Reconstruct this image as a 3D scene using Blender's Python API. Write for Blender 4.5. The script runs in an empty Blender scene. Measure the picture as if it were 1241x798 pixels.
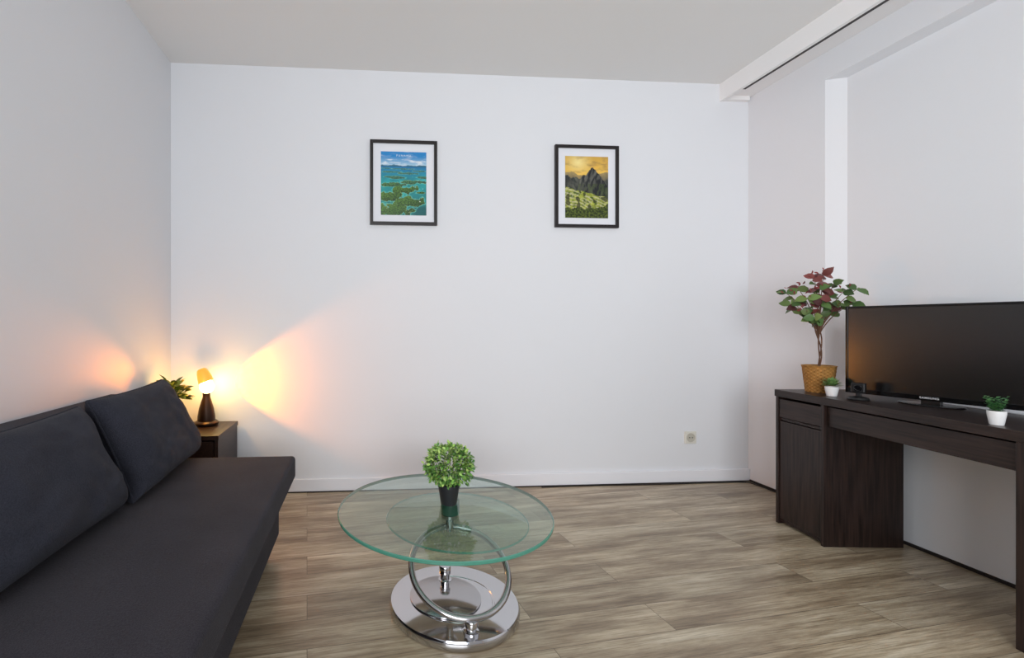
import bpy, bmesh, math, random
from mathutils import Vector, Matrix, noise
random.seed(7)
S = bpy.context.scene
COL = S.collection
try:
    S.view_settings.view_transform = 'Standard'
    S.view_settings.look = 'None'
    S.view_settings.exposure = 0.0
except Exception as e:
    print(e)

# ---------------------------------------------------------------- materials
def srgb(r, g, b):
    f = lambda c: (c/255/12.92) if c/255 <= 0.04045 else ((c/255+0.055)/1.055)**2.4
    return (f(r), f(g), f(b), 1)

def mat(name, col, rough=0.5, metal=0.0, bump=0.0, bscale=200, var=0.0, vscale=5, emis=None, estr=0,
        trans=0.0, spec=0.5, coat=0.0, sheen=0.0, bdist=0.002, stretch=None, ior=1.45):
    m = bpy.data.materials.new(name); m.use_nodes = True
    nt = m.node_tree; b = nt.nodes['Principled BSDF']
    b.inputs['Base Color'].default_value = col
    b.inputs['Roughness'].default_value = rough
    b.inputs['Metallic'].default_value = metal
    b.inputs['Specular IOR Level'].default_value = spec
    b.inputs['Transmission Weight'].default_value = trans
    b.inputs['Coat Weight'].default_value = coat
    b.inputs['Sheen Weight'].default_value = sheen
    b.inputs['IOR'].default_value = ior
    if emis:
        b.inputs['Emission Color'].default_value = emis
        b.inputs['Emission Strength'].default_value = estr
    tc = nt.nodes.new('ShaderNodeTexCoord')
    mp = nt.nodes.new('ShaderNodeMapping')
    nt.links.new(tc.outputs['Object'], mp.inputs['Vector'])
    if stretch: mp.inputs['Scale'].default_value = stretch
    if var > 0:
        n = nt.nodes.new('ShaderNodeTexNoise'); n.inputs['Scale'].default_value = vscale
        n.inputs['Detail'].default_value = 4
        nt.links.new(mp.outputs[0], n.inputs['Vector'])
        mx = nt.nodes.new('ShaderNodeMix'); mx.data_type = 'RGBA'
        mx.inputs[6].default_value = tuple(c*(1-var) for c in col[:3])+(1,)
        mx.inputs[7].default_value = tuple(min(1, c*(1+var)) for c in col[:3])+(1,)
        nt.links.new(n.outputs['Fac'], mx.inputs[0])
        nt.links.new(mx.outputs[2], b.inputs['Base Color'])
    if bump > 0:
        n2 = nt.nodes.new('ShaderNodeTexNoise'); n2.inputs['Scale'].default_value = bscale
        nt.links.new(mp.outputs[0], n2.inputs['Vector'])
        bp = nt.nodes.new('ShaderNodeBump'); bp.inputs['Strength'].default_value = bump
        bp.inputs['Distance'].default_value = bdist
        nt.links.new(n2.outputs['Fac'], bp.inputs['Height'])
        nt.links.new(bp.outputs[0], b.inputs['Normal'])
    return m

def vcol_mat(name, rough=0.5, spec=0.4, sss=0.0):
    m = bpy.data.materials.new(name); m.use_nodes = True
    nt = m.node_tree; b = nt.nodes['Principled BSDF']
    a = nt.nodes.new('ShaderNodeAttribute'); a.attribute_name = 'Col'
    nt.links.new(a.outputs['Color'], b.inputs['Base Color'])
    b.inputs['Roughness'].default_value = rough
    b.inputs['Specular IOR Level'].default_value = spec
    return m

def fabric(name, c1, c2):
    m = bpy.data.materials.new(name); m.use_nodes = True
    nt = m.node_tree; b = nt.nodes['Principled BSDF']; L = nt.links.new
    tc = nt.nodes.new('ShaderNodeTexCoord')
    n = nt.nodes.new('ShaderNodeTexNoise'); n.inputs['Scale'].default_value = 330; n.inputs['Detail'].default_value = 2
    n3 = nt.nodes.new('ShaderNodeTexNoise'); n3.inputs['Scale'].default_value = 5
    L(tc.outputs['Object'], n.inputs['Vector']); L(tc.outputs['Object'], n3.inputs['Vector'])
    mx = nt.nodes.new('ShaderNodeMix'); mx.data_type = 'RGBA'
    mx.inputs[6].default_value = c1; mx.inputs[7].default_value = c2
    ad = nt.nodes.new('ShaderNodeMath'); ad.operation = 'MULTIPLY_ADD'
    L(n3.outputs['Fac'], ad.inputs[0]); ad.inputs[1].default_value = 0.5
    L(n.outputs['Fac'], ad.inputs[2])
    sb = nt.nodes.new('ShaderNodeMath'); sb.operation = 'SUBTRACT'; L(ad.outputs[0], sb.inputs[0]); sb.inputs[1].default_value = 0.25
    L(sb.outputs[0], mx.inputs[0])
    L(mx.outputs[2], b.inputs['Base Color'])
    b.inputs['Roughness'].default_value = 0.95
    b.inputs['Specular IOR Level'].default_value = 0.12
    b.inputs['Sheen Weight'].default_value = 0.05
    bp = nt.nodes.new('ShaderNodeBump'); bp.inputs['Strength'].default_value = 0.9; bp.inputs['Distance'].default_value = 0.002
    L(n.outputs['Fac'], bp.inputs['Height']); L(bp.outputs[0], b.inputs['Normal'])
    return m

def floor_mat():
    m = bpy.data.materials.new('floor_planks'); m.use_nodes = True
    nt = m.node_tree; b = nt.nodes['Principled BSDF']; L = nt.links.new; N = nt.nodes.new
    tc = N('ShaderNodeTexCoord'); mp = N('ShaderNodeMapping')
    mp.inputs['Rotation'].default_value = (0, 0, math.radians(-7))
    L(tc.outputs['Object'], mp.inputs['Vector'])
    br = N('ShaderNodeTexBrick'); br.offset = 0.37; br.offset_frequency = 2
    br.inputs['Color1'].default_value = (0, 0, 0, 1); br.inputs['Color2'].default_value = (1, 1, 1, 1)
    br.inputs['Mortar'].default_value = (0.5, 0.5, 0.5, 1)
    br.inputs['Scale'].default_value = 1; br.inputs['Mortar Size'].default_value = 0.0012
    br.inputs['Mortar Smooth'].default_value = 0.4
    br.inputs['Brick Width'].default_value = 1.25; br.inputs['Row Height'].default_value = 0.150
    L(mp.outputs[0], br.inputs['Vector'])
    sep = N('ShaderNodeSeparateColor'); L(br.outputs['Color'], sep.inputs[0])
    cmb = N('ShaderNodeCombineXYZ'); mu = N('ShaderNodeMath'); mu.operation = 'MULTIPLY'; mu.inputs[1].default_value = 37
    L(sep.outputs[0], mu.inputs[0]); L(mu.outputs[0], cmb.inputs[0]); L(mu.outputs[0], cmb.inputs[2])
    ad = N('ShaderNodeVectorMath'); ad.operation = 'ADD'; L(mp.outputs[0], ad.inputs[0]); L(cmb.outputs[0], ad.inputs[1])
    def ns(sx, sy, sc, det, rough=0.6, dist=0.0):
        q = N('ShaderNodeMapping'); q.inputs['Scale'].default_value = (sx, sy, 1); L(ad.outputs[0], q.inputs['Vector'])
        n = N('ShaderNodeTexNoise'); n.inputs['Scale'].default_value = sc; n.inputs['Detail'].default_value = det
        n.inputs['Roughness'].default_value = rough
        n.inputs['Distortion'].default_value = dist
        L(q.outputs[0], n.inputs['Vector']); return n
    a1 = ns(.75, 5.5, 2.2, 8, 0.68, .0); a2 = ns(.9, 30, 5.5, 8, 0.74)
    r1 = N('ShaderNodeValToRGB'); L(a1.outputs['Fac'], r1.inputs[0])
    e = r1.color_ramp.elements
    e[0].position = 0.28; e[0].color = srgb(122, 106, 86)
    e[1].position = 0.70; e[1].color = srgb(217, 206, 184)
    k = e.new(0.43); k.color = srgb(151, 134, 111)
    k = e.new(0.55); k.color = srgb(184, 169, 144)
    r2 = N('ShaderNodeValToRGB'); L(a2.outputs['Fac'], r2.inputs[0])
    r2.color_ramp.elements[0].position = 0.35; r2.color_ramp.elements[0].color = (0.46, 0.41, 0.35, 1)
    r2.color_ramp.elements[1].position = 0.54; r2.color_ramp.elements[1].color = (1.05, 1.05, 1.03, 1)
    mx = N('ShaderNodeMix'); mx.data_type = 'RGBA'; mx.blend_type = 'MULTIPLY'; mx.inputs[0].default_value = 0.80
    L(r1.outputs[0], mx.inputs[6]); L(r2.outputs[0], mx.inputs[7])
    r3 = N('ShaderNodeMapRange'); r3.inputs[3].default_value = 0.84; r3.inputs[4].default_value = 1.10
    L(sep.outputs[0], r3.inputs[0])
    mx2 = N('ShaderNodeMix'); mx2.data_type = 'RGBA'; mx2.blend_type = 'MULTIPLY'; mx2.inputs[0].default_value = 1
    L(mx.outputs[2], mx2.inputs[6]); L(r3.outputs[0], mx2.inputs[7])
    mx3 = N('ShaderNodeMix'); mx3.data_type = 'RGBA'
    L(br.outputs['Fac'], mx3.inputs[0]); L(mx2.outputs[2], mx3.inputs[6]); mx3.inputs[7].default_value = srgb(92, 78, 62)
    L(mx3.outputs[2], b.inputs['Base Color'])
    rr = N('ShaderNodeMapRange'); rr.inputs[3].default_value = 0.36; rr.inputs[4].default_value = 0.24
    L(a2.outputs['Fac'], rr.inputs[0]); L(rr.outputs[0], b.inputs['Roughness'])
    bp = N('ShaderNodeBump'); bp.inputs['Strength'].default_value = 0.15; bp.inputs['Distance'].default_value = 0.002
    L(a2.outputs['Fac'], bp.inputs['Height']); L(bp.outputs[0], b.inputs['Normal'])
    return m

def dark_wood(name, c1, c2, axis='z'):
    m = bpy.data.materials.new(name); m.use_nodes = True
    nt = m.node_tree; b = nt.nodes['Principled BSDF']; L = nt.links.new
    tc = nt.nodes.new('ShaderNodeTexCoord'); mp = nt.nodes.new('ShaderNodeMapping')
    mp.inputs['Scale'].default_value = {'z': (40, 40, 2), 'y': (40, 2, 40), 'x': (2, 40, 40)}[axis]
    L(tc.outputs['Object'], mp.inputs['Vector'])
    n = nt.nodes.new('ShaderNodeTexNoise'); n.inputs['Scale'].default_value = 2.5; n.inputs['Detail'].default_value = 5
    L(mp.outputs[0], n.inputs['Vector'])
    r = nt.nodes.new('ShaderNodeValToRGB'); L(n.outputs['Fac'], r.inputs[0])
    r.color_ramp.elements[0].position = 0.35; r.color_ramp.elements[0].color = c1
    r.color_ramp.elements[1].position = 0.65; r.color_ramp.elements[1].color = c2
    L(r.outputs[0], b.inputs['Base Color']); b.inputs['Roughness'].default_value = 0.36
    b.inputs['Specular IOR Level'].default_value = 0.35
    return m

M_wall = mat('wall_paint', srgb(232, 234, 238), 0.75, bump=0.12, bscale=60, var=0.012, vscale=2)
M_ceil = mat('ceiling_paint', srgb(238, 238, 237), 0.85, bump=0.1, bscale=80)
M_beam = mat('beam_paint', srgb(246, 245, 245), 0.7, bump=0.05, bscale=80)
M_base = mat('baseboard_paint', srgb(240, 241, 246), 0.45)
M_floor = floor_mat()
M_gap = mat('dark_gap', srgb(40, 34, 32), 0.8)
M_sofa = fabric('sofa_fabric', srgb(31, 30, 35), srgb(68, 65, 72))
M_cush = fabric('cushion_fabric', srgb(28, 29, 36), srgb(63, 64, 74))
M_leg = mat('dark_leg', srgb(26, 22, 22), 0.5)
M_wengeZ = dark_wood('wenge_vertical', srgb(24, 16, 14), srgb(49, 35, 31), 'z')
M_wengeY = dark_wood('wenge_long', srgb(24, 16, 14), srgb(51, 37, 33), 'y')
M_ns = dark_wood('nightstand_wood', srgb(30, 18, 14), srgb(52, 34, 26), 'y')
M_chrome = mat('chrome', srgb(205, 205, 208), 0.07, metal=1.0)
M_chrome2 = mat('satin_chrome', srgb(184, 182, 184), 0.13, metal=1.0)
M_black = mat('black_plastic', srgb(18, 18, 20), 0.35)
M_blackg = mat('black_gloss', srgb(9, 9, 11), 0.12)
M_screen = mat('screen', srgb(10, 9, 10), 0.22, coat=0.0, spec=0.9, ior=1.5)
M_white = mat('white_ceramic', srgb(235, 235, 235), 0.3)
M_potb = mat('black_pot', srgb(34, 34, 38), 0.5)
M_soil = mat('soil', srgb(50, 36, 26), 0.95, bump=0.8, bscale=150, bdist=0.004)
M_stem = mat('stem', srgb(96, 66, 48), 0.7, bump=0.5, bscale=120)
M_stemg = mat('green_stem', srgb(70, 100, 45), 0.6)
M_basket = mat('basket_weave', srgb(166, 120, 60), 0.75, var=0.45, vscale=60)
M_frame = mat('frame_dark', srgb(30, 25, 26), 0.4)
M_mat = mat('mat_board', srgb(236, 238, 244), 0.8)
M_leafs = vcol_mat('leaf_colours', 0.45)
M_print = vcol_mat('print_colours', 0.35)
M_text = mat('white_ink', srgb(205, 225, 240), 0.6)
M_logo = mat('silver_ink', srgb(225, 225, 228), 0.4)
M_bronze = mat('bronze', srgb(54, 38, 28), 0.35, metal=0.6)
M_glow = mat('amber_glow', srgb(90, 44, 12), 0.35, emis=(1.0, 0.38, 0.045, 1), estr=1.25)
M_bulb = mat('bulb_glow', srgb(255, 240, 200), 0.4, emis=(1.0, 0.66, 0.20, 1), estr=45)
M_outlet = mat('outlet_plastic', srgb(226, 224, 214), 0.4)
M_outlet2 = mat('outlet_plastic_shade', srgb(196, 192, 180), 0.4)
M_rail = mat('rail_dark', srgb(48, 44, 46), 0.5)
# glass
M_glass = bpy.data.materials.new('glass_clear'); M_glass.use_nodes = True
nt = M_glass.node_tree; nt.nodes.clear()
o = nt.nodes.new('ShaderNodeOutputMaterial'); mixs = nt.nodes.new('ShaderNodeMixShader')
tr = nt.nodes.new('ShaderNodeBsdfTransparent'); tr.inputs[0].default_value = (0.885, 0.965, 0.94, 1)
gl = nt.nodes.new('ShaderNodeBsdfGlossy'); gl.inputs['Roughness'].default_value = 0.012
gl.inputs[0].default_value = (0.95, 1, 0.98, 1)
lw = nt.nodes.new('ShaderNodeFresnel'); lw.inputs[0].default_value = 1.58
nt.links.new(lw.outputs[0], mixs.inputs[0]); nt.links.new(tr.outputs[0], mixs.inputs[1]); nt.links.new(gl.outputs[0], mixs.inputs[2])
nt.links.new(mixs.outputs[0], o.inputs[0])
M_gedge = mat('glass_edge', srgb(80, 150, 130), 0.12, spec=0.7, trans=0.25)

# ---------------------------------------------------------------- helpers
def box(bm, x0, x1, y0, y1, z0, z1):
    vs = [bm.verts.new((x, y, z)) for x in (x0, x1) for y in (y0, y1) for z in (z0, z1)]
    for f in ((0, 1, 3, 2), (4, 6, 7, 5), (0, 4, 5, 1), (2, 3, 7, 6), (0, 2, 6, 4), (1, 5, 7, 3)):
        bm.faces.new([vs[i] for i in f])

def lathe(bm, prof, seg=48, c=(0, 0, 0), wob=None):
    rings = []
    for j, (r, z) in enumerate(prof):
        if r <= 1e-6:
            rings.append([bm.verts.new((c[0], c[1], c[2]+z))])
        else:
            ring = []
            for i in range(seg):
                rr = r + (wob(i, j) if wob else 0)
                a = 2*math.pi*i/seg
                ring.append(bm.verts.new((c[0]+rr*math.cos(a), c[1]+rr*math.sin(a), c[2]+z)))
            rings.append(ring)
    for a, b in zip(rings, rings[1:]):
        if len(a) == 1 and len(b) == 1: continue
        for i in range(seg):
            k = (i+1) % seg
            if len(a) == 1: bm.faces.new((a[0], b[k], b[i]))
            elif len(b) == 1: bm.faces.new((a[i], a[k], b[0]))
            else: bm.faces.new((a[i], a[k], b[k], b[i]))

def tube(bm, pts, radii, seg=10, closed=False):
    pts = [Vector(p) for p in pts]; n = len(pts)
    if not hasattr(radii, '__len__'): radii = [radii]*n
    rings = []; ref = None
    for i, p in enumerate(pts):
        if closed: t = pts[(i+1) % n]-pts[i-1]
        else: t = pts[min(i+1, n-1)]-pts[max(i-1, 0)]
        t.normalize()
        if ref is None:
            ref = Vector((0, 0, 1)) if abs(t.z) < 0.9 else Vector((1, 0, 0))
        u = (ref - t*ref.dot(t)).normalized(); ref = u
        v = t.cross(u)
        rings.append([bm.verts.new(p+(u*math.cos(2*math.pi*k/seg)+v*math.sin(2*math.pi*k/seg))*radii[i]) for k in range(seg)])
    rng = range(n) if closed else range(n-1)
    for i in rng:
        a = rings[i]; b = rings[(i+1) % n]
        for k in range(seg):
            q = (k+1) % seg
            bm.faces.new((a[k], a[q], b[q], b[k]))
    if not closed:
        bm.faces.new(rings[0][::-1]); bm.faces.new(rings[-1])

def finish(name, bm, material, parent=None, loc=(0, 0, 0), bevel=0, smooth=True, bseg=3, sub=0, rot=None, angle=40):
    bmesh.ops.recalc_face_normals(bm, faces=bm.faces[:])
    me = bpy.data.meshes.new(name); bm.to_mesh(me); bm.free()
    ob = bpy.data.objects.new(name, me); COL.objects.link(ob)
    me.materials.append(material)
    ob.location = loc
    if rot: ob.rotation_euler = rot
    if parent: ob.parent = parent
    if smooth:
        me.shade_smooth()
        try: me.set_sharp_from_angle(angle=math.radians(angle))
        except Exception: pass
    if bevel:
        md = ob.modifiers.new('bevel', 'BEVEL'); md.width = bevel; md.segments = bseg; md.limit_method = 'ANGLE'
        md.harden_normals = True if smooth else False
    if sub:
        md = ob.modifiers.new('sub', 'SUBSURF'); md.levels = sub; md.render_levels = sub
    return ob

def thing(name, label, cat, loc, rotz=0, group=None):
    e = bpy.data.objects.new(name, None); COL.objects.link(e)
    e.empty_display_size = 0.1; e.location = loc; e.rotation_euler = (0, 0, rotz)
    e['label'] = label; e['category'] = cat
    if group: e['group'] = group
    return e

def struct(name, bm, m, bevel=0):
    ob = finish(name, bm, m, smooth=False, bevel=bevel); ob['kind'] = 'structure'
    return ob

def leaf(bm, cl, base, d, up, L, W, col, curl=0.25, fold=0.25, tip=1.0):
    d = Vector(d).normalized(); up = Vector(up)
    s = d.cross(up)
    if s.length < 1e-3: s = d.cross(Vector((1, 0.3, 0)))
    s.normalize(); n = s.cross(d).normalized()
    base = Vector(base)
    prof = [(0, 0.02), (0.2, 0.75), (0.45, 1.0), (0.72, 0.78), (1.0, 0.03)]
    rows = []
    for t, w in prof:
        c = base + d*L*t - n*(curl*L*t*t)
        h = W*0.5*w
        rows.append([bm.verts.new(c - s*h + n*fold*h), bm.verts.new(c), bm.verts.new(c + s*h + n*fold*h)])
    for a, b in zip(rows, rows[1:]):
        for i in (0, 1):
            f = bm.faces.new((a[i], a[i+1], b[i+1], b[i]))
            for lp in f.loops: lp[cl] = col

def newleaf():
    bm = bmesh.new(); cl = bm.loops.layers.float_color.new('Col'); return bm, cl

def jit(c, a=0.3):
    k = 1+random.uniform(-a, a)
    return (c[0]*k*(1+random.uniform(-.1, .1)), c[1]*k, c[2]*k, 1)

def leaffinish(name, bm, parent, label=None):
    me = bpy.data.meshes.new(name); bm.to_mesh(me); bm.free()
    ob = bpy.data.objects.new(name, me); COL.objects.link(ob); me.materials.append(M_leafs)
    me.shade_smooth(); ob.parent = parent
    if label: ob['label'] = label
    return ob

def text_mesh(name, s, size, material, parent, loc, rot, extr=0.0005, spacing=1.0, bold=0):
    cu = bpy.data.curves.new(name+'_c', 'FONT'); cu.body = s; cu.size = size; cu.align_x = 'CENTER'; cu.align_y = 'CENTER'
    cu.extrude = extr; cu.space_character = spacing; cu.offset = bold
    tmp = bpy.data.objects.new(name+'_t', cu); COL.objects.link(tmp)
    bpy.context.view_layer.update()
    dg = bpy.context.evaluated_depsgraph_get()
    me = bpy.data.meshes.new_from_object(tmp.evaluated_get(dg))
    bpy.data.objects.remove(tmp)
    ob = bpy.data.objects.new(name, me); COL.objects.link(ob)
    me.materials.clear(); me.materials.append(material)
    ob.location = loc; ob.rotation_euler = rot; ob.parent = parent
    return ob

# ---------------------------------------------------------------- room
XL, XR, YB, YF, ZC = -1.19, 2.60, 2.90, -1.80, 2.68
bm = bmesh.new(); box(bm, XL-.1, XR+.3, YF-.1, YB+.1, -.1, 0); struct('floor', bm, M_floor)
bm = bmesh.new(); box(bm, XL-.1, XR+.3, YF-.1, YB+.1, ZC, ZC+.1); struct('ceiling', bm, M_ceil)
bm = bmesh.new(); box(bm, XL-.1, XR+.3, YB, YB+.1, 0, ZC); struct('wall_back', bm, M_wall)
bm = bmesh.new(); box(bm, XL-.1, XL, YF, YB, 0, ZC); struct('wall_left', bm, M_wall)
# right wall with a recess: soffit on top, splayed jamb
NY, NZ0, NZ1 = 2.387, 0.70, 2.438
NX2, NY2 = 2.665, 2.325
bm = bmesh.new()
def prism(bm, xy, z0, z1):
    a = [bm.verts.new((x, y, z0)) for x, y in xy]; b = [bm.verts.new((x, y, z1)) for x, y in xy]
    bm.faces.new(a); bm.faces.new(b[::-1]); n = len(xy)
    for i in range(n): bm.faces.new((a[i], a[(i+1) % n], b[(i+1) % n], b[i]))
prism(bm, [(XR, YB), (XR, NY), (NX2, NY2), (XR+.3, NY2), (XR+.3, YB)], NZ0, NZ1)
box(bm, XR, XR+.3, NY, YB, NZ1, ZC); box(bm, XR, XR+.3, NY, YB, 0, NZ0)
hp = [(XR, ZC), (XR, NZ1), (NX2, NZ1-.016), (XR+.3, NZ1-.016), (XR+.3, ZC)]
a = [bm.verts.new((x, -1.0, z)) for x, z in hp]; b_ = [bm.verts.new((x, NY, z)) for x, z in hp]
bm.faces.new(a); bm.faces.new(b_[::-1])
for i in range(5): bm.faces.new((a[i], a[(i+1) % 5], b_[(i+1) % 5], b_[i]))
box(bm, XR, XR+.3, -1.0, NY, 0, NZ0)
box(bm, NX2, XR+.3, -1.0, NY2+.02, NZ0, NZ1)
box(bm, XR, XR+.3, YF, -1.0, 0, ZC)
struct('wall_right', bm, M_wall)
# wall behind the camera; its unseen window is added to carry the fill light
bm = bmesh.new()
wx0, wx1, wz0, wz1 = -1.1, 1.1, 0.45, 2.40
box(bm, XL-.1, wx0, YF-.1, YF, 0, ZC); box(bm, wx1, XR+.3, YF-.1, YF, 0, ZC)
box(bm, wx0, wx1, YF-.1, YF, 0, wz0); box(bm, wx0, wx1, YF-.1, YF, wz1, ZC)
struct('wall_front', bm, M_wall)
bm = bmesh.new()
for a, b_, c, d in ((wx0, wx0+.06, wz0, wz1), (wx1-.06, wx1, wz0, wz1), (wx0, wx1, wz0, wz0+.06), (wx0, wx1, wz1-.06, wz1), (-.03, .03, wz0, wz1)):
    box(bm, a, b_, YF-.08, YF-.02, c, d)
struct('added_window_1', bm, M_base)
bm = bmesh.new(); box(bm, XL, XR, YB-.016, YB, 0.006, .084); struct('baseboard_back', bm, M_base, bevel=0.004)
bm = bmesh.new(); box(bm, XL, XR, YB-.018, YB-.001, 0, .006)
struct('trim_1', bm, M_gap)
bm = bmesh.new(); box(bm, XR-.008, XR, -1.8, YB-.018, 0, .014)
struct('trim_2', bm, M_gap)
bm = bmesh.new(); box(bm, 2.425, XR, YF, YB, 2.592, ZC); box(bm, 2.395, 2.417, YF, YB, 2.563, ZC)
box(bm, 2.417, 2.585, YB-.03, YB, 2.565, 2.60)
struct('trim_3', bm, M_beam)
bm = bmesh.new(); box(bm, 2.417, 2.437, YF, YB-.16, 2.563, ZC-.02); struct('trim_4', bm, M_rail)

# ---------------------------------------------------------------- posters
def poster(loc, kind, label):
    W, H, fw, dp = 0.43, 0.54, 0.020, 0.022
    e = thing('framed_poster', label, 'picture', loc, 0, 'framed travel posters')
    bm = bmesh.new()
    box(bm, -W/2, -W/2+fw, -dp, 0, 0, H); box(bm, W/2-fw, W/2, -dp, 0, 0, H)
    box(bm, -W/2+fw, W/2-fw, -dp, 0, 0, fw); box(bm, -W/2+fw, W/2-fw, -dp, 0, H-fw, H)
    finish('frame', bm, M_frame, e, bevel=0.0015)
    bm = bmesh.new(); box(bm, -W/2+fw, W/2-fw, -.010, -.003, fw, H-fw)
    finish('mat_board', bm, M_mat, e, smooth=False)
    pw, ph = 0.292, 0.405; nx, ny = 180, 250
    z0 = (H-ph)/2-.004
    bm = bmesh.new(); cl = bm.verts.layers.float_color.new('Col')
    grid = []
    lerp = lambda a, b, t: tuple(a[i]+(b[i]-a[i])*max(0, min(1, t)) for i in range(3))
    C = lambda *a: srgb(*a)[:3]
    # rounded islands: (u, v, ru, rv)
    isl = [(.26, .08, .38, .09), (.60, .22, .30, .075), (.20, .30, .26, .065), (.54, .40, .28, .055), (.84, .36, .09, .018), (.24, .48, .22, .035),
           (.66, .52, .24, .032), (.38, .59, .18, .020), (.88, .60, .14, .016), (.14, .60, .12, .014), (.60, .66, .22, .015), (.26, .68, .18, .012), (.86, .70, .16, .010), (.48, .73, .26, .009), (.10, .735, .12, .008)]
    for j in range(ny+1):
        row = []
        for i in range(nx+1):
            u = i/nx; v = j/ny
            vert = bm.verts.new((-pw/2+pw*u, -.0115, z0+ph*v))
            f = lambda s, o=0, oc=4: noise.fractal(Vector((u*s, v*s*1.35, o)), 0.9, 2.0, oc)
            if kind == 0:
                if v > 0.765:
                    c = lerp(C(176, 214, 232), C(40, 138, 206), (v-.765)/.16)
                    cl_ = noise.fractal(Vector((u*4, v*22, 3)), .9, 2, 5)
                    c = lerp(c, C(236, 242, 248), max(0, cl_)*1.6 if v < .88 else max(0, cl_)*.4)
                    hill = .785+.018*noise.noise(Vector((u*5, 2, 0)))+.01*noise.noise(Vector((u*16, 5, 0)))
                    if v < hill: c = lerp(C(34, 92, 118), C(96, 150, 176), (v-.765)*20)
                else:
                    c = lerp(C(8, 96, 100), C(44, 178, 180), v*1.1+f(2.5, 5)*.5)
                    c = lerp(c, C(28, 116, 172), (v-.52)*4)
                    m = -9; lit = 0
                    for (iu, iv, ru, rv) in isl:
                        du_, dv_ = (u-iu)/ru, (v-iv)/rv
                        d_ = 1-math.hypot(du_, dv_)+.75*noise.fractal(Vector((u*6+iu*7, v*9, iv*9)), .9, 2, 5)
                        if d_ > m: m = d_; lit = dv_*.4-du_*.3
                    if m > 0.0:
                        g = noise.fractal(Vector((u*34, v*50, 8)), .7, 2, 4)
                        c = lerp(C(16, 54, 26), C(100, 146, 58), .42+g*.7+lit*.5)
                        c = lerp(c, C(60, 132, 146), (v-.42)*1.9)
                        if m < .04: c = lerp(c, C(205, 205, 160), .4)
                    elif m > -.25:
                        c = lerp(c, C(108, 222, 202), .1+(m+.25)*2.0)
                if abs(u-.86) < .012 and abs(v-.22) < .005 or abs(u-.92) < .008 and abs(v-.42) < .004: c = (.9, .9, .9)
            else:
                sky = lerp(C(252, 206, 92), C(204, 160, 72), (v-.66)*2.4)
                glow = max(0, 1-math.hypot((u-.30)*.9, (v-.90)*1.5)/.36)**1.5
                sky = lerp(sky, C(255, 236, 160), glow)
                cld = noise.fractal(Vector((u*4, v*13, 2)), .8, 2, 6)
                sky = lerp(sky, C(164, 126, 76), max(0, cld+.05)*.8*(1-glow*.7))
                c = sky
                far = 0.70+.08*abs(u-.45)+.035*noise.fractal(Vector((u*4, 1, 0)), .9, 2, 5)
                if v < far: c = lerp(C(170, 148, 98), C(84, 86, 78), (far-v)*7+f(9, 31)*.3)
                pk2 = 0.635+.16*max(0, .32-u)+.05*noise.fractal(Vector((u*5, 9, 0)), .9, 2, 5)
                if v < pk2: c = lerp(C(46, 50, 50), C(98, 100, 88), .35+noise.fractal(Vector((u*11+v*6, v*7, 6)), .8, 2, 5)*1.1)
                du = u-.63
                pk = 0.825-(abs(du)**1.25)*(1.5 if du < 0 else 1.15)+.022*noise.fractal(Vector((u*14, 4, 0)), .9, 2, 5)
                pk = max(pk, .70-((u-.44)/.10)**2*.1+.012*noise.noise(Vector((u*30, 1, 1))))
                if v < pk:
                    rk = noise.fractal(Vector((u*16-v*5, v*8, 16)), .8, 2, 6)
                    c = lerp(C(30, 34, 38), C(104, 104, 96), .34+rk*1.0+(-du*1.2))
                    if v < .56 and rk > .0: c = lerp(c, C(66, 82, 36), .6)
                sl = 0.46-.16*(u-.2)+.03*noise.noise(Vector((u*6, 3, 1)))+.07*max(0, .25-u)
                if v < sl:
                    g = f(12, 12, 6)
                    c = lerp(C(70, 92, 28), C(178, 186, 72), .55+g)
                    curve = v+u*.28+.04*noise.noise(Vector((u*4, v*4, 0)))
                    ter = math.sin(curve*120)
                    wall_ = noise.noise(Vector((u*26, v*36, 9)))
                    if ter > .35 and noise.noise(Vector((u*4, v*6, 15))) > -.3: c = lerp(c, C(216, 208, 168), .55+.4*wall_)
                    if wall_ > .34: c = lerp(c, C(196, 190, 166), .5)
                    if noise.noise(Vector((u*8, v*11, 5))) > .28: c = lerp(c, C(40, 42, 22), .8)
                    edge = .16+.14*max(0, u-.5)+.05*f(6, 33)
                    if v < edge: c = lerp(C(30, 44, 14), C(96, 110, 34), .4+f(24, 3)*1.2)
            vert[cl] = (max(0, c[0]), max(0, c[1]), max(0, c[2]), 1)
            row.append(vert)
        grid.append(row)
    for j in range(ny):
        for i in range(nx):
            bm.faces.new((grid[j][i], grid[j][i+1], grid[j+1][i+1], grid[j+1][i]))
    me = bpy.data.meshes.new('print'); bm.to_mesh(me); bm.free()
    ob = bpy.data.objects.new('print', me); COL.objects.link(ob); me.materials.append(M_print); ob.parent = e
    if kind == 0:
        ob['label'] = 'printed aerial photo of green islands in turquoise sea'
        text_mesh('title', 'PANAMA', 0.020, M_text, e, (0.0, -.0122, z0+ph*.935), (math.pi/2, 0, 0), .0002, 1.3)
    else:
        ob['label'] = 'printed photo of mountain ruins under yellow sunset sky'
    return e
poster((0.256, YB, 1.963-.27), 0, 'dark framed poster of turquoise sea and green islands on white wall')
poster((1.464, YB, 1.965-.27), 1, 'black framed poster of mountain ruins at golden sunset on white wall')

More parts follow.
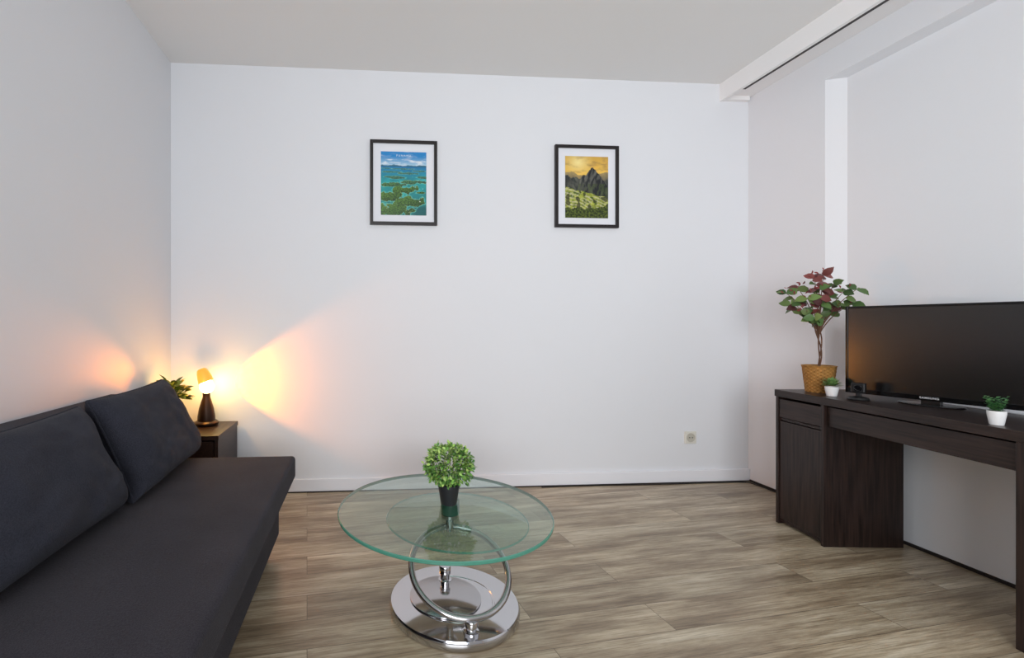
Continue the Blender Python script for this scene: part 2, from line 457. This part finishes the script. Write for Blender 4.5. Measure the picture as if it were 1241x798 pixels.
# ---------------------------------------------------------------- outlet
e = thing('wall_outlet', 'small cream plastic socket plate low on white wall', 'outlet', (2.184, YB, .26))
bm = bmesh.new(); box(bm, -.041, .041, -.010, 0, 0, .082); finish('cover_plate', bm, M_outlet, e, bevel=.004)
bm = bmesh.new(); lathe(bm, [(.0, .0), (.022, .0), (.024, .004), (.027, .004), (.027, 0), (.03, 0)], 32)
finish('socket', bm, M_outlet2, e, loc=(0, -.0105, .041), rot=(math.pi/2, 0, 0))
for dx in (-.0095, .0095):
    bm = bmesh.new(); lathe(bm, [(0, .003), (.0032, .003), (.0032, -.001), (0, -.001)], 12)
    finish('socket_hole', bm, M_black, e, loc=(dx, -.0105, .041), rot=(math.pi/2, 0, 0))

# ---------------------------------------------------------------- sofa
SY0, SY1 = 0.10, 2.20
e = thing('sofa', 'dark grey fabric sofa bed standing against white wall', 'sofa', (-.76, (SY0+SY1)/2, 0))
hl = (SY1-SY0)/2
def slab(x0, x1, y0, y1, z0, z1, r, dome=0.0):
    bm = bmesh.new(); bmesh.ops.create_cube(bm, size=1)
    bmesh.ops.subdivide_edges(bm, edges=bm.edges[:], cuts=30, use_grid_fill=True)
    sx, sy, sz = x1-x0, y1-y0, z1-z0
    def warp(c, s):   # concentrate rows at the rims so the rounded edge is resolved
        a = abs(c)*2
        k = min(.45, 3*r/s)
        if a < .7: q = a/.7*(1-k)
        else: q = (1-k)+(a-.7)/.3*k
        return math.copysign(q*s/2, c)
    for v in bm.verts:
        p = Vector((warp(v.co.x, sx), warp(v.co.y, sy), warp(v.co.z, sz)))
        q = Vector([max(-(s/2-r), min(s/2-r, c)) for c, s in zip(p, (sx, sy, sz))])
        dlt = p-q
        if dlt.length > 1e-9: p = q+dlt.normalized()*r
        if p.z > 0:
            a = max(0, (1-abs(2*p.x/sx)**3)*(1-abs(2*p.y/sy)**6))
            p.z += dome*a + .005*noise.noise(Vector((p.x*7, p.y*4, 0)))*a
        v.co = p+Vector(((x0+x1)/2, (y0+y1)/2, (z0+z1)/2))
    return bm
finish('seat', slab(-.27, .437, -hl, hl, .322, .43, .018, .003), M_sofa, e, angle=80)
finish('base', slab(-.41, .368, -hl+.03, hl-.05, .075, .317, .012), M_sofa, e, angle=80)
bm = slab(-.415, -.275, -hl, hl, .26, .735, .03)
for v in bm.verts: v.co.x -= (v.co.z-.26)*.02
finish('backrest', bm, M_cush, e, angle=80)
for (lx, ly) in ((.31, hl-.12), (.31, -hl+.12), (-.34, hl-.12), (-.34, -hl+.12)):
    bm = bmesh.new(); lathe(bm, [(0, 0), (.02, 0), (.028, .08), (0, .08)], 20); finish('leg', bm, M_leg, e, loc=(lx, ly, 0))

def cushion(label, loc, W, H, T, lean, yaw, seed, roll=0, sag=.0):
    e = thing('cushion', label, 'cushion', loc, 0, 'sofa back cushions'); e.rotation_euler = (roll, lean, yaw)
    bm = bmesh.new(); n = 48
    def prof(u, v):
        return T/2*(.10+.90*max(0, (1-abs(u)**4.0))**.5*max(0, (1-abs(v)**4.0))**.5)*(1-.18*v)
    rim = [None, None]
    for q, sgn in enumerate((1, -1)):
        g = []
        for j in range(n+1):
            row = []
            for i in range(n+1):
                u = -1+2*i/n; v = -1+2*j/n
                u = math.copysign(abs(u)**.7, u); v = math.copysign(abs(v)**.7, v)
                t = prof(u, v)
                body = max(0, (t/(T/2)-.1))
                w = .014*noise.fractal(Vector((u*1.8+seed, v*1.6, sgn)), .8, 2, 3)*body
                # creases running in from the corners
                w += .004*math.sin((u*v)*14+3*noise.noise(Vector((u*2, v*2, seed))))*body*(abs(u*v))**.7
                pu = u*(W/2)*(1-.04*(1-abs(v)**2)*abs(u)**2); pv = v*(H/2)*(1-.04*(1-abs(u)**2)*abs(v)**2)
                if v > 0: pv -= sag*(1-u*u)*v
                row.append(bm.verts.new((sgn*t+w, pu, pv)))
            g.append(row)
        for j in range(n):
            for i in range(n): bm.faces.new((g[j][i], g[j][i+1], g[j+1][i+1], g[j+1][i]))
        rim[q] = [g[0][i] for i in range(n)]+[g[j][n] for j in range(n)]+[g[n][i] for i in range(n, 0, -1)]+[g[j][0] for j in range(n, 0, -1)]
    m_ = len(rim[0])
    pip = [((rim[0][i].co+rim[1][i].co)/2) for i in range(m_)]
    for i in range(m_):
        k = (i+1) % m_; bm.faces.new((rim[0][i], rim[0][k], rim[1][k], rim[1][i]))
    finish('cover', bm, M_cush, e, angle=70)
    bm = bmesh.new(); tube(bm, [p*1.004 for p in pip], .0045, 8, closed=True); finish('piping', bm, M_cush, e, angle=180)
    return e
cushion('dark grey fabric cushion leaning on sofa back beside end table', (-.864, 1.905, .622), .61, .375, .19, -.41, 0.03, 1, .0, .003)
cushion('large dark grey fabric cushion leaning against sofa back', (-.884, 1.27, .614), .61, .360, .19, -.40, -0.02, 5, 0, .005)

# ---------------------------------------------------------------- end table
TZ = .46
e = thing('end_table', 'small dark brown wooden drawer end table in room corner', 'side table', (-.97, 2.68, 0))
w, d = .195, .19
bm = bmesh.new()
box(bm, -w, w, -d, d, TZ-.025, TZ)
finish('table_top', bm, M_ns, e, bevel=.002)
bm = bmesh.new()
box(bm, -w+.005, -w+.025, -d+.01, d, 0, TZ-.025); box(bm, w-.025, w-.005, -d+.01, d, 0, TZ-.025)
box(bm, -w+.025, w-.025, d-.015, d, .06, TZ-.025); box(bm, -w+.025, w-.025, -d+.01, d-.015, .06, .08)
finish('body', bm, M_ns, e, bevel=.0015)
for z0, z1 in ((.255, TZ-.033), (.085, .248)):
    bm = bmesh.new(); box(bm, -w+.028, w-.028, -d+.004, -d+.02, z0, z1); box(bm, -w+.035, w-.035, -d+.02, d-.03, z0+.01, z1-.03)
    finish('drawer', bm, M_ns, e, bevel=.0015)

# ---------------------------------------------------------------- table lamp
LX, LY = -.93, 2.765
k_ = 1.1
sc = lambda pr: [(r*k_, z*k_) for r, z in pr]
e = thing('table_lamp', 'small bronze table lamp with glowing amber shade on end table', 'lamp', (LX, LY, TZ))
bm = bmesh.new(); lathe(bm, sc([(0, 0), (.056, 0), (.062, .008), (.062, .016), (.054, .024), (.035, .029), (0, .03)]), 40); finish('base', bm, M_bronze, e)
bm = bmesh.new(); lathe(bm, sc([(0, .026), (.046, .026), (.045, .05), (.038, .09), (.028, .125), (.020, .15), (.019, .168), (.022, .174), (.020, .178), (0, .178)]), 40)
finish('stem', bm, M_bronze, e)
bm = bmesh.new(); bmesh.ops.create_uvsphere(bm, u_segments=24, v_segments=16, radius=.041)
finish('bulb', bm, M_bulb, e, loc=(.006, -.010, .210*k_))
bm = bmesh.new(); lathe(bm, sc([(.040, 0), (.038, .02), (.032, .050), (.026, .066), (.020, .072), (.014, .075), (0, .076), (0, .073), (.013, .072), (.019, .069), (.029, .050), (.035, .02), (.038, .0), (.040, 0)]), 40)
finish('lamp_shade', bm, M_glow, e, loc=(-.002, 0, .234*k_), rot=(0, -.36, 0))

def trailing_plant(e, n, z, R, L, W, cols):
    bm, cl = newleaf()
    for i in range(n):
        a = random.uniform(0, 2*math.pi); el = random.uniform(-.1, 1.3)
        r = random.uniform(.3, 1)*R
        p = Vector((math.cos(a)*math.cos(el)*r, math.sin(a)*math.cos(el)*r, z+math.sin(el)*r))
        dd = Vector((math.cos(a)*math.cos(el), math.sin(a)*math.cos(el), .3+math.sin(el)*.5))
        leaf(bm, cl, p, dd, (random.uniform(-.3, .3), random.uniform(-.3, .3), 1), L*random.uniform(.7, 1.2), W*random.uniform(.8, 1.2), jit(random.choice(cols)), .35)
        tube_pts = [(0, 0, z-.06), (p.x*.5, p.y*.5, z-.0+p.z*.0+.02), tuple(p)]
        k0 = len(bm.faces)
        tube(bm, tube_pts, .0015, 5)
        bm.faces.ensure_lookup_table()
        for f in bm.faces[k0:]:
            for lp in f.loops: lp[cl] = (.06, .12, .03, 1)
    return leaffinish('foliage', bm, e)

e = thing('potted_plant', 'leafy green houseplant on end table behind sofa', 'plant', (-1.065, 2.60, TZ))
bm = bmesh.new(); lathe(bm, [(0, 0), (.045, 0), (.055, .10), (.058, .10), (.058, .108), (.053, .108), (.051, .095), (0, .093)], 32); finish('pot', bm, M_potb, e)
trailing_plant(e, 120, .185, .088, .052, .038, [(.12, .20, .025), (.20, .30, .04), (.34, .36, .07), (.08, .13, .02)])

# ---------------------------------------------------------------- coffee table
TX, TY = .335, 1.67
e = thing('coffee_table', 'round two-tier clear glass coffee table with chrome ring and base', 'coffee table', (TX, TY, 0))
def disc(name, r, z, th, c):
    bm = bmesh.new(); b = .0025
    lathe(bm, [(0, z+th), (r-b, z+th)], 128, (c[0], c[1], 0)); lathe(bm, [(r-b, z), (0, z)], 128, (c[0], c[1], 0))
    finish(name, bm, M_glass, e)
    bm = bmesh.new(); lathe(bm, [(r-b, z+th), (r, z+th-b), (r, z+b), (r-b, z)], 128, (c[0], c[1], 0))
    ob = finish(name+'_rim', bm, M_gedge, e); ob['label'] = 'green tinted polished glass edge'
disc('glass_top', .386, .367, .013, (-.042, -.014))
disc('glass_shelf', .270, .302, .008, (.022, .06))
bm = bmesh.new(); lathe(bm, [(0, .0), (.230, 0), (.236, .003), (.238, .009), (.238, .026), (.233, .034), (.15, .036), (.148, .034), (.142, .034), (.14, .036), (0, .037)], 96)
finish('base_plate', bm, M_chrome, e)
bm = bmesh.new(); lathe(bm, [(0, .036), (.130, .036), (.132, .038), (.132, .041), (.128, .043), (0, .044)], 80, (-.03, .01, 0))
ob = finish('swivel_plate', bm, M_chrome2, e)
def post(c, z0, z1, r=1):
    bm = bmesh.new(); lathe(bm, [(0, z0), (.026*r, z0), (.026*r, z0+.008), (.018*r, z0+.010), (.018*r, (z0+z1)/2), (.023*r, (z0+z1)/2+.002), (.023*r, z1-.003), (.021*r, z1), (0, z1)], 32, c)
    finish('post', bm, M_chrome, e)
post((.020, -.19, 0), .034, .078)
post((-.012, .115, 0), .036, .098)
def ring(c, R, tilt, yaw, r=.0085):
    pts = []
    Mx = Matrix.Rotation(yaw, 4, 'Z') @ Matrix.Rotation(tilt, 4, 'X')
    for i in range(72):
        a = 2*math.pi*i/72
        pts.append(Vector(c)+Mx @ Vector((R*math.cos(a), 0, R*math.sin(a))))
    bm = bmesh.new(); tube(bm, pts, r, 14, closed=True); finish('ring', bm, M_chrome2, e, angle=180)
ring((.014, -.036, .165), .176, -1.06, 0.06, .0115)
bm = bmesh.new(); lathe(bm, [(0, .236), (.015, .236), (.017, .284), (.030, .288), (.032, .290), (.032, .3017), (0, .3017)], 40, (.006, .115, 0)); finish('hub', bm, M_chrome, e)
bm = bmesh.new(); lathe(bm, [(0, .3105), (.034, .3105), (.036, .314), (.036, .362), (.034, .3665), (0, .3665)], 40, (.006, .10, 0)); ob = finish('spacer', bm, M_gedge, e); ob['label'] = 'teal tinted glass spacer between the plates'

# boxwood plant on coffee table
e = thing('potted_plant', 'bushy bright green faux plant in black pot on glass table', 'plant', (.32, 1.69, .3802))
bm = bmesh.new(); lathe(bm, [(0, 0), (.028, 0), (.030, .003), (.040, .066), (.042, .066), (.042, .076), (.038, .076), (.036, .064), (0, .062)], 36); finish('pot', bm, M_potb, e)
bm = bmesh.new(); lathe(bm, [(0, .064), (.037, .062)], 24); finish('soil', bm, M_soil, e)
bm, cl = newleaf()
cols = [(.12, .29, .05), (.22, .43, .08), (.07, .19, .04), (.38, .56, .15)]
for i in range(2300):
    d = Vector((random.gauss(0, 1), random.gauss(0, 1), random.gauss(0, 1))).normalized()
    if d.z < -.72: continue
    rr = random.uniform(.5, 1)**.5
    lump = 1+.18*noise.noise(d*3.5)
    p = Vector((d.x*.088*rr*lump, d.y*.088*rr*lump, .144+d.z*.078*rr*lump))
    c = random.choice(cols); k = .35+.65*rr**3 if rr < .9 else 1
    if d.z > .3 and random.random() < .4: c = cols[3]
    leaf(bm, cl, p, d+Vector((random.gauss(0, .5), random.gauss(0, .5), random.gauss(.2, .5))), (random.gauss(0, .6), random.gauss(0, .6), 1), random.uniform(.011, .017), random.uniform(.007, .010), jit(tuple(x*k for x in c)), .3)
leaffinish('foliage', bm, e)
bm = bmesh.new()
for i in range(14):
    a = i*2.4; tube(bm, [(.01*math.cos(a), .01*math.sin(a), .06), (.03*math.cos(a), .03*math.sin(a), .10), (.05*math.cos(a), .05*math.sin(a), .15)], .0015, 6)
finish('stem', bm, M_stemg, e)

# ---------------------------------------------------------------- desk
DH = .71; DL = 1.014; DD = .37
e = thing('desk', 'black-brown wooden desk with drawer and cabinet against white wall', 'desk', (2.20, 2.28, 0), math.radians(-5.26))
bm = bmesh.new(); box(bm, -.004, DD, -DL, .004, DH-.036, DH); finish('desktop', bm, M_wengeY, e, bevel=.002)
c = thing('cabinet', '', '', (0, 0, 0)); 
for k in ('label', 'category'): del c[k]
c.parent = e
bm = bmesh.new()
PW = .278; zt = DH-.036
box(bm, 0, DD, -.016, 0, 0, zt); box(bm, 0, DD, -PW, -PW+.016, 0, zt)
box(bm, .012, DD, -PW+.016, -.016, 0.012, .03); box(bm, DD-.012, DD, -PW+.016, -.016, .03, zt)
box(bm, .012, DD-.012, -PW+.016, -.016, zt-.125, zt-.112)
finish('body', bm, M_wengeZ, c, bevel=.0012)
bm = bmesh.new(); box(bm, .004, .02, -PW+.018, -.018, zt-.108, zt-.012)
box(bm, .02, DD-.03, -PW+.03, -.03, zt-.10, zt-.03)
finish('drawer', bm, M_wengeY, c, bevel=.002)
bm = bmesh.new(); box(bm, .006, .022, -PW+.018, -.018, .032, zt-.128); finish('door', bm, M_wengeZ, c, bevel=.002)
bm = bmesh.new(); box(bm, .016, .032, -DL+.062, -PW-.001, zt-.10, zt-.008)
box(bm, .032, DD-.04, -DL+.075, -PW-.012, zt-.09, zt-.02)
finish('drawer', bm, M_wengeY, e, bevel=.002)
bm = bmesh.new(); box(bm, 0, DD, -DL, -DL+.06, 0, zt); finish('leg_panel', bm, M_wengeZ, e, bevel=.0015)

# ---------------------------------------------------------------- TV
tvd = Vector((.275, -.961)).normalized()
ang = math.atan2(tvd.y, tvd.x)
TW, TH = .56, .412
P0 = Vector((2.325, 2.035)); tc_ = P0+tvd*TW/2
e = thing('television', 'black flat screen television with glossy foot on dark desk', 'tv', (tc_.x, tc_.y, DH), ang)
z0 = .020
bm = bmesh.new()
box(bm, -TW/2, TW/2, 0, .03, z0, z0+TH)
box(bm, -TW/2+.06, TW/2-.06, .03, .055, z0+.04, z0+TH-.1)
finish('casing', bm, M_black, e, bevel=.004)
bw = .010
bm = bmesh.new()
box(bm, -TW/2, -TW/2+bw, -.006, 0, z0, z0+TH); box(bm, TW/2-bw, TW/2, -.006, 0, z0, z0+TH)
box(bm, -TW/2+bw, TW/2-bw, -.006, 0, z0, z0+.022); box(bm, -TW/2+bw, TW/2-bw, -.006, 0, z0+TH-bw, z0+TH)
finish('bezel', bm, M_blackg, e, bevel=.0015)
bm = bmesh.new(); box(bm, -TW/2+bw, TW/2-bw, -.003, -.0005, z0+.022, z0+TH-bw); finish('screen', bm, M_screen, e, smooth=False)
bm = bmesh.new(); box(bm, -.03, .03, .004, .024, .006, z0+.02); finish('neck', bm, M_black, e, bevel=.003)
bm = bmesh.new(); lathe(bm, [(0, 0), (.098, 0), (.1, .003), (.098, .006), (.03, .008), (0, .008)], 48)
for v in bm.verts: v.co.y *= .62
finish('foot', bm, M_blackg, e, loc=(0, .006, 0))
text_mesh('logo', 'SAMSUNG', .0115, M_logo, e, (0, -.0066, z0+.0115), (math.pi/2, 0, 0), .0003, 1.15, .0001)

e = thing('desk_speaker', 'small black desktop gadget standing before television', 'speaker', (2.262, 1.925, DH), math.radians(-60))
bm = bmesh.new(); lathe(bm, [(0, 0), (.036, 0), (.038, .004), (.034, .012), (.012, .018), (0, .018)], 28); finish('base', bm, M_black, e)
bm = bmesh.new(); box(bm, -.009, .009, -.009, .009, .014, .035); finish('neck', bm, M_black, e, bevel=.003)
bm = bmesh.new(); box(bm, -.024, .024, -.016, .016, .033, .078); finish('body', bm, M_black, e, bevel=.006)
bm = bmesh.new(); lathe(bm, [(0, .003), (.009, .003), (.012, .006), (.015, .004), (.015, 0)], 24); finish('lens', bm, M_blackg, e, loc=(0, -.016, .056), rot=(math.pi/2, 0, 0))

# tall burgundy plant
e = thing('potted_plant', 'tall plant with burgundy and green leaves in woven basket on desk', 'plant', (2.335, 2.175, DH))
rows = 17; prof = [(0, 0)]
for j in range(rows): prof.append((.051+.014*j/(rows-1), .136*j/(rows-1)))
prof += [(.062, .137), (.060, .12), (0, .12)]
bm = bmesh.new()
lathe(bm, prof, 60, wob=lambda i, j: (.0032*(1 if ((i//2)+j) % 2 else -1) if 1 <= j <= rows-1 else (.005 if j == rows else 0)))
finish('basket', bm, M_basket, e, angle=25)
bm = bmesh.new(); lathe(bm, [(0, .128), (.056, .122)], 24); finish('soil', bm, M_soil, e)
bm = bmesh.new()
for k in range(3):
    pts = []
    for i in range(28):
        t = i/27; a = t*5+k*2.094
        rr = .004+.009*t*t
        pts.append((rr*math.cos(a)+.008*math.sin(t*4), rr*math.sin(a), .12+.22*t))
    tube(bm, pts, .0028, 8)
finish('trunk', bm, M_stem, e)
bm, cl = newleaf(); bs = bmesh.new()
burg = [(.14, .034, .034), (.10, .028, .028), (.18, .05, .045)]; grn = [(.08, .145, .04), (.14, .21, .06), (.055, .11, .032)]
# (side, depth, height, green share)
tips = [(-.14, .0, .51, .7), (-.12, -.03, .45, .7), (-.09, .05, .54, .4), (-.02, -.03, .585, .1), (.02, .03, .60, .1), (.06, -.02, .55, .4), (.10, -.02, .51, .7),
        (.15, -.04, .52, .9), (.14, .02, .45, .95), (.09, .03, .43, .95), (-.05, -.05, .48, .7), (.04, .05, .49, .5), (-.07, 0, .41, .6), (-.02, -.05, .38, .4), (.0, -.04, .53, .3),
        (.01, -.03, .45, .4)]
yaw = math.radians(-38)
for q, (a, b_, z, gs) in enumerate(tips):
    x = a*math.cos(yaw)-b_*math.sin(yaw); y = (a*math.sin(yaw)+b_*math.cos(yaw))*.8
    p0 = Vector((0, 0, .28+.05*random.random())); p1 = Vector((x*.35, y*.35, (z+.32)/2+.02)); p2 = Vector((x, y, z))
    B = lambda t: (1-t)**2*p0+2*t*(1-t)*p1+t*t*p2
    tube(bs, [B(i/8) for i in range(9)], [.0030-.0018*i/8 for i in range(9)], 6)
    for k in range(7):
        t = random.uniform(.5, 1) if k > 3 else 1
        p = B(t); aa = k*2.4+random.uniform(-.4, .4)
        dd = Vector((math.cos(aa), math.sin(aa), random.uniform(-.7, .4)))+(p2-p0)*1.2
        c = random.choice(grn if random.random() < gs+.12 else burg)
        leaf(bm, cl, p, dd, (random.gauss(0, .5)-.5, random.gauss(0, .5)-.8, .5), random.uniform(.038, .058), random.uniform(.030, .044), jit(c, .35), .32)
    if q % 2 == 0 or gs < .15:
        for k in range(5):
            p = p2+Vector((random.gauss(0, .012), random.gauss(0, .012), random.gauss(.01, .012)))
            leaf(bm, cl, p, (random.gauss(0, 1), random.gauss(0, 1), 1), (0, -1, .3), .02, .012, jit((.24, .05, .05)), .2)
leaffinish('foliage', bm, e)
finish('branches', bs, M_stem, e)

def small_pot(label, loc, r, h, style, fr=None):
    e = thing('potted_plant', label, 'plant', loc)
    bm = bmesh.new(); lathe(bm, [(0, 0), (r*.72, 0), (r*.76, .003), (r, h*.8), (r, h), (r*.9, h), (r*.88, h*.85), (0, h*.84)], 32); finish('pot', bm, M_white, e)
    bm = bmesh.new(); lathe(bm, [(0, h*.9), (r*.9, h*.87)], 20); finish('soil', bm, M_soil, e)
    bm, cl = newleaf(); fr = fr or r
    if style == 0:
        for i in range(70):
            a = i*2.4; el = .15+1.3*(i/70)
            d = Vector((math.cos(a)*math.cos(el), math.sin(a)*math.cos(el), math.sin(el)))
            leaf(bm, cl, Vector((0, 0, h))+d*fr*.4, d, (0, 0, 1), fr*random.uniform(.9, 1.3), fr*.4, jit((.18, .32, .10)), .1)
    else:
        for s in range(30):
            a = random.uniform(0, 6.28); rr = random.uniform(0, .8)*r
            bx, by = rr*math.cos(a), rr*math.sin(a); hh = random.uniform(.6, 1.25)*fr*1.3
            ox, oy = bx*fr/r*.65, by*fr/r*.65
            for k in range(14):
                t = k/13; aa = k*2.4
                p = Vector((bx+ox*t, by+oy*t, h*.9+hh*t))
                leaf(bm, cl, p, (math.cos(aa), math.sin(aa), .5), (0, 0, 1), fr*.28, fr*.2, jit(random.choice([(.06, .20, .06), (.12, .32, .10), (.04, .13, .05)])), .1)
    leaffinish('foliage', bm, e)
small_pot('tiny succulent in small white pot beside woven basket', (2.262, 2.045, DH), .026, .045, 0, .03)
small_pot('small green succulent in white ceramic pot near television', (2.168, 1.41, DH), .022, .048, 1, .032)

def cable(label, pts, r=.003):
    cu = bmesh.new(); P = [Vector(p) for p in pts]; out = []
    for i in range(len(P)-1):
        a = P[max(i-1, 0)]; b = P[i]; c = P[i+1]; d = P[min(i+2, len(P)-1)]
        for k in range(8):
            t = k/8
            out.append(.5*((2*b)+(-a+c)*t+(2*a-5*b+4*c-d)*t*t+(-a+3*b-3*c+d)*t**3))
    out.append(P[-1]); tube(cu, out, r, 8)
    ob = finish('cable', cu, M_black, None, angle=180); ob['label'] = label; ob['category'] = 'cable'
cable('thin black cable lying on floor along white baseboard', [(1.15, 2.865, .0035), (1.5, 2.872, .0035), (1.9, 2.862, .0035), (2.3, 2.868, .0035), (2.53, 2.862, .0035), (2.575, 2.80, .0035), (2.58, 2.55, .0035), (2.575, 2.33, .0035)])

# ---------------------------------------------------------------- lights
def area(name, loc, rot, sx, sy, power, col, spread=180):
    l = bpy.data.lights.new(name, 'AREA'); l.shape = 'RECTANGLE'; l.size = sx; l.size_y = sy; l.energy = power; l.color = col
    l.spread = math.radians(spread)
    o = bpy.data.objects.new(name, l); COL.objects.link(o); o.location = loc; o.rotation_euler = rot; return o
area('added_daylight_fill', (0, YF+.01, 1.42), (math.radians(95), 0, math.radians(-27)), 2.0, 1.8, 63, (.96, .978, 1.0), 132)  # unseen area light added at the rear opening, fills the room as daylight

def spot(name, loc, tgt, power, ang, blend, col):
    l = bpy.data.lights.new(name, 'SPOT'); l.energy = power; l.spot_size = math.radians(ang); l.spot_blend = blend; l.color = col
    l.shadow_soft_size = .012
    o = bpy.data.objects.new(name, l); COL.objects.link(o); o.location = loc
    o.rotation_euler = (Vector(tgt)-Vector(loc)).to_track_quat('-Z', 'Y').to_euler()
spot('lamp_beam', (LX+.066, LY+.010, .70), (LX+.066+1, LY+.010+.42, .725), 24, 80, .35, (1, .25, .0))
spot('lamp_beam_side', (LX-.062, LY-.07, .74), (XL, 2.13, .77), 24, 54, 1.0, (1, .25, .0))
l = bpy.data.lights.new('lamp_point', 'POINT'); l.energy = 1.6; l.color = (1, .36, .03); l.shadow_soft_size = .02
o = bpy.data.objects.new('lamp_point', l); COL.objects.link(o); o.location = (LX-.01, LY-.095, .715)

w = bpy.data.worlds.new('world'); S.world = w; w.use_nodes = True
w.node_tree.nodes['Background'].inputs[0].default_value = (.8, .88, 1, 1)
w.node_tree.nodes['Background'].inputs[1].default_value = 1.0

# ---------------------------------------------------------------- camera
cd = bpy.data.cameras.new('camera'); cam = bpy.data.objects.new('camera', cd); COL.objects.link(cam)
cd.sensor_fit = 'HORIZONTAL'; cd.sensor_width = 36; cd.lens = 550*36/1241
cd.shift_x = (620.5-479)/1241; cd.shift_y = -4/1241; cd.clip_start = .02
cam.location = (0, 0, 1.05); cam.rotation_euler = (math.radians(90), 0, math.radians(-4))
S.camera = cam
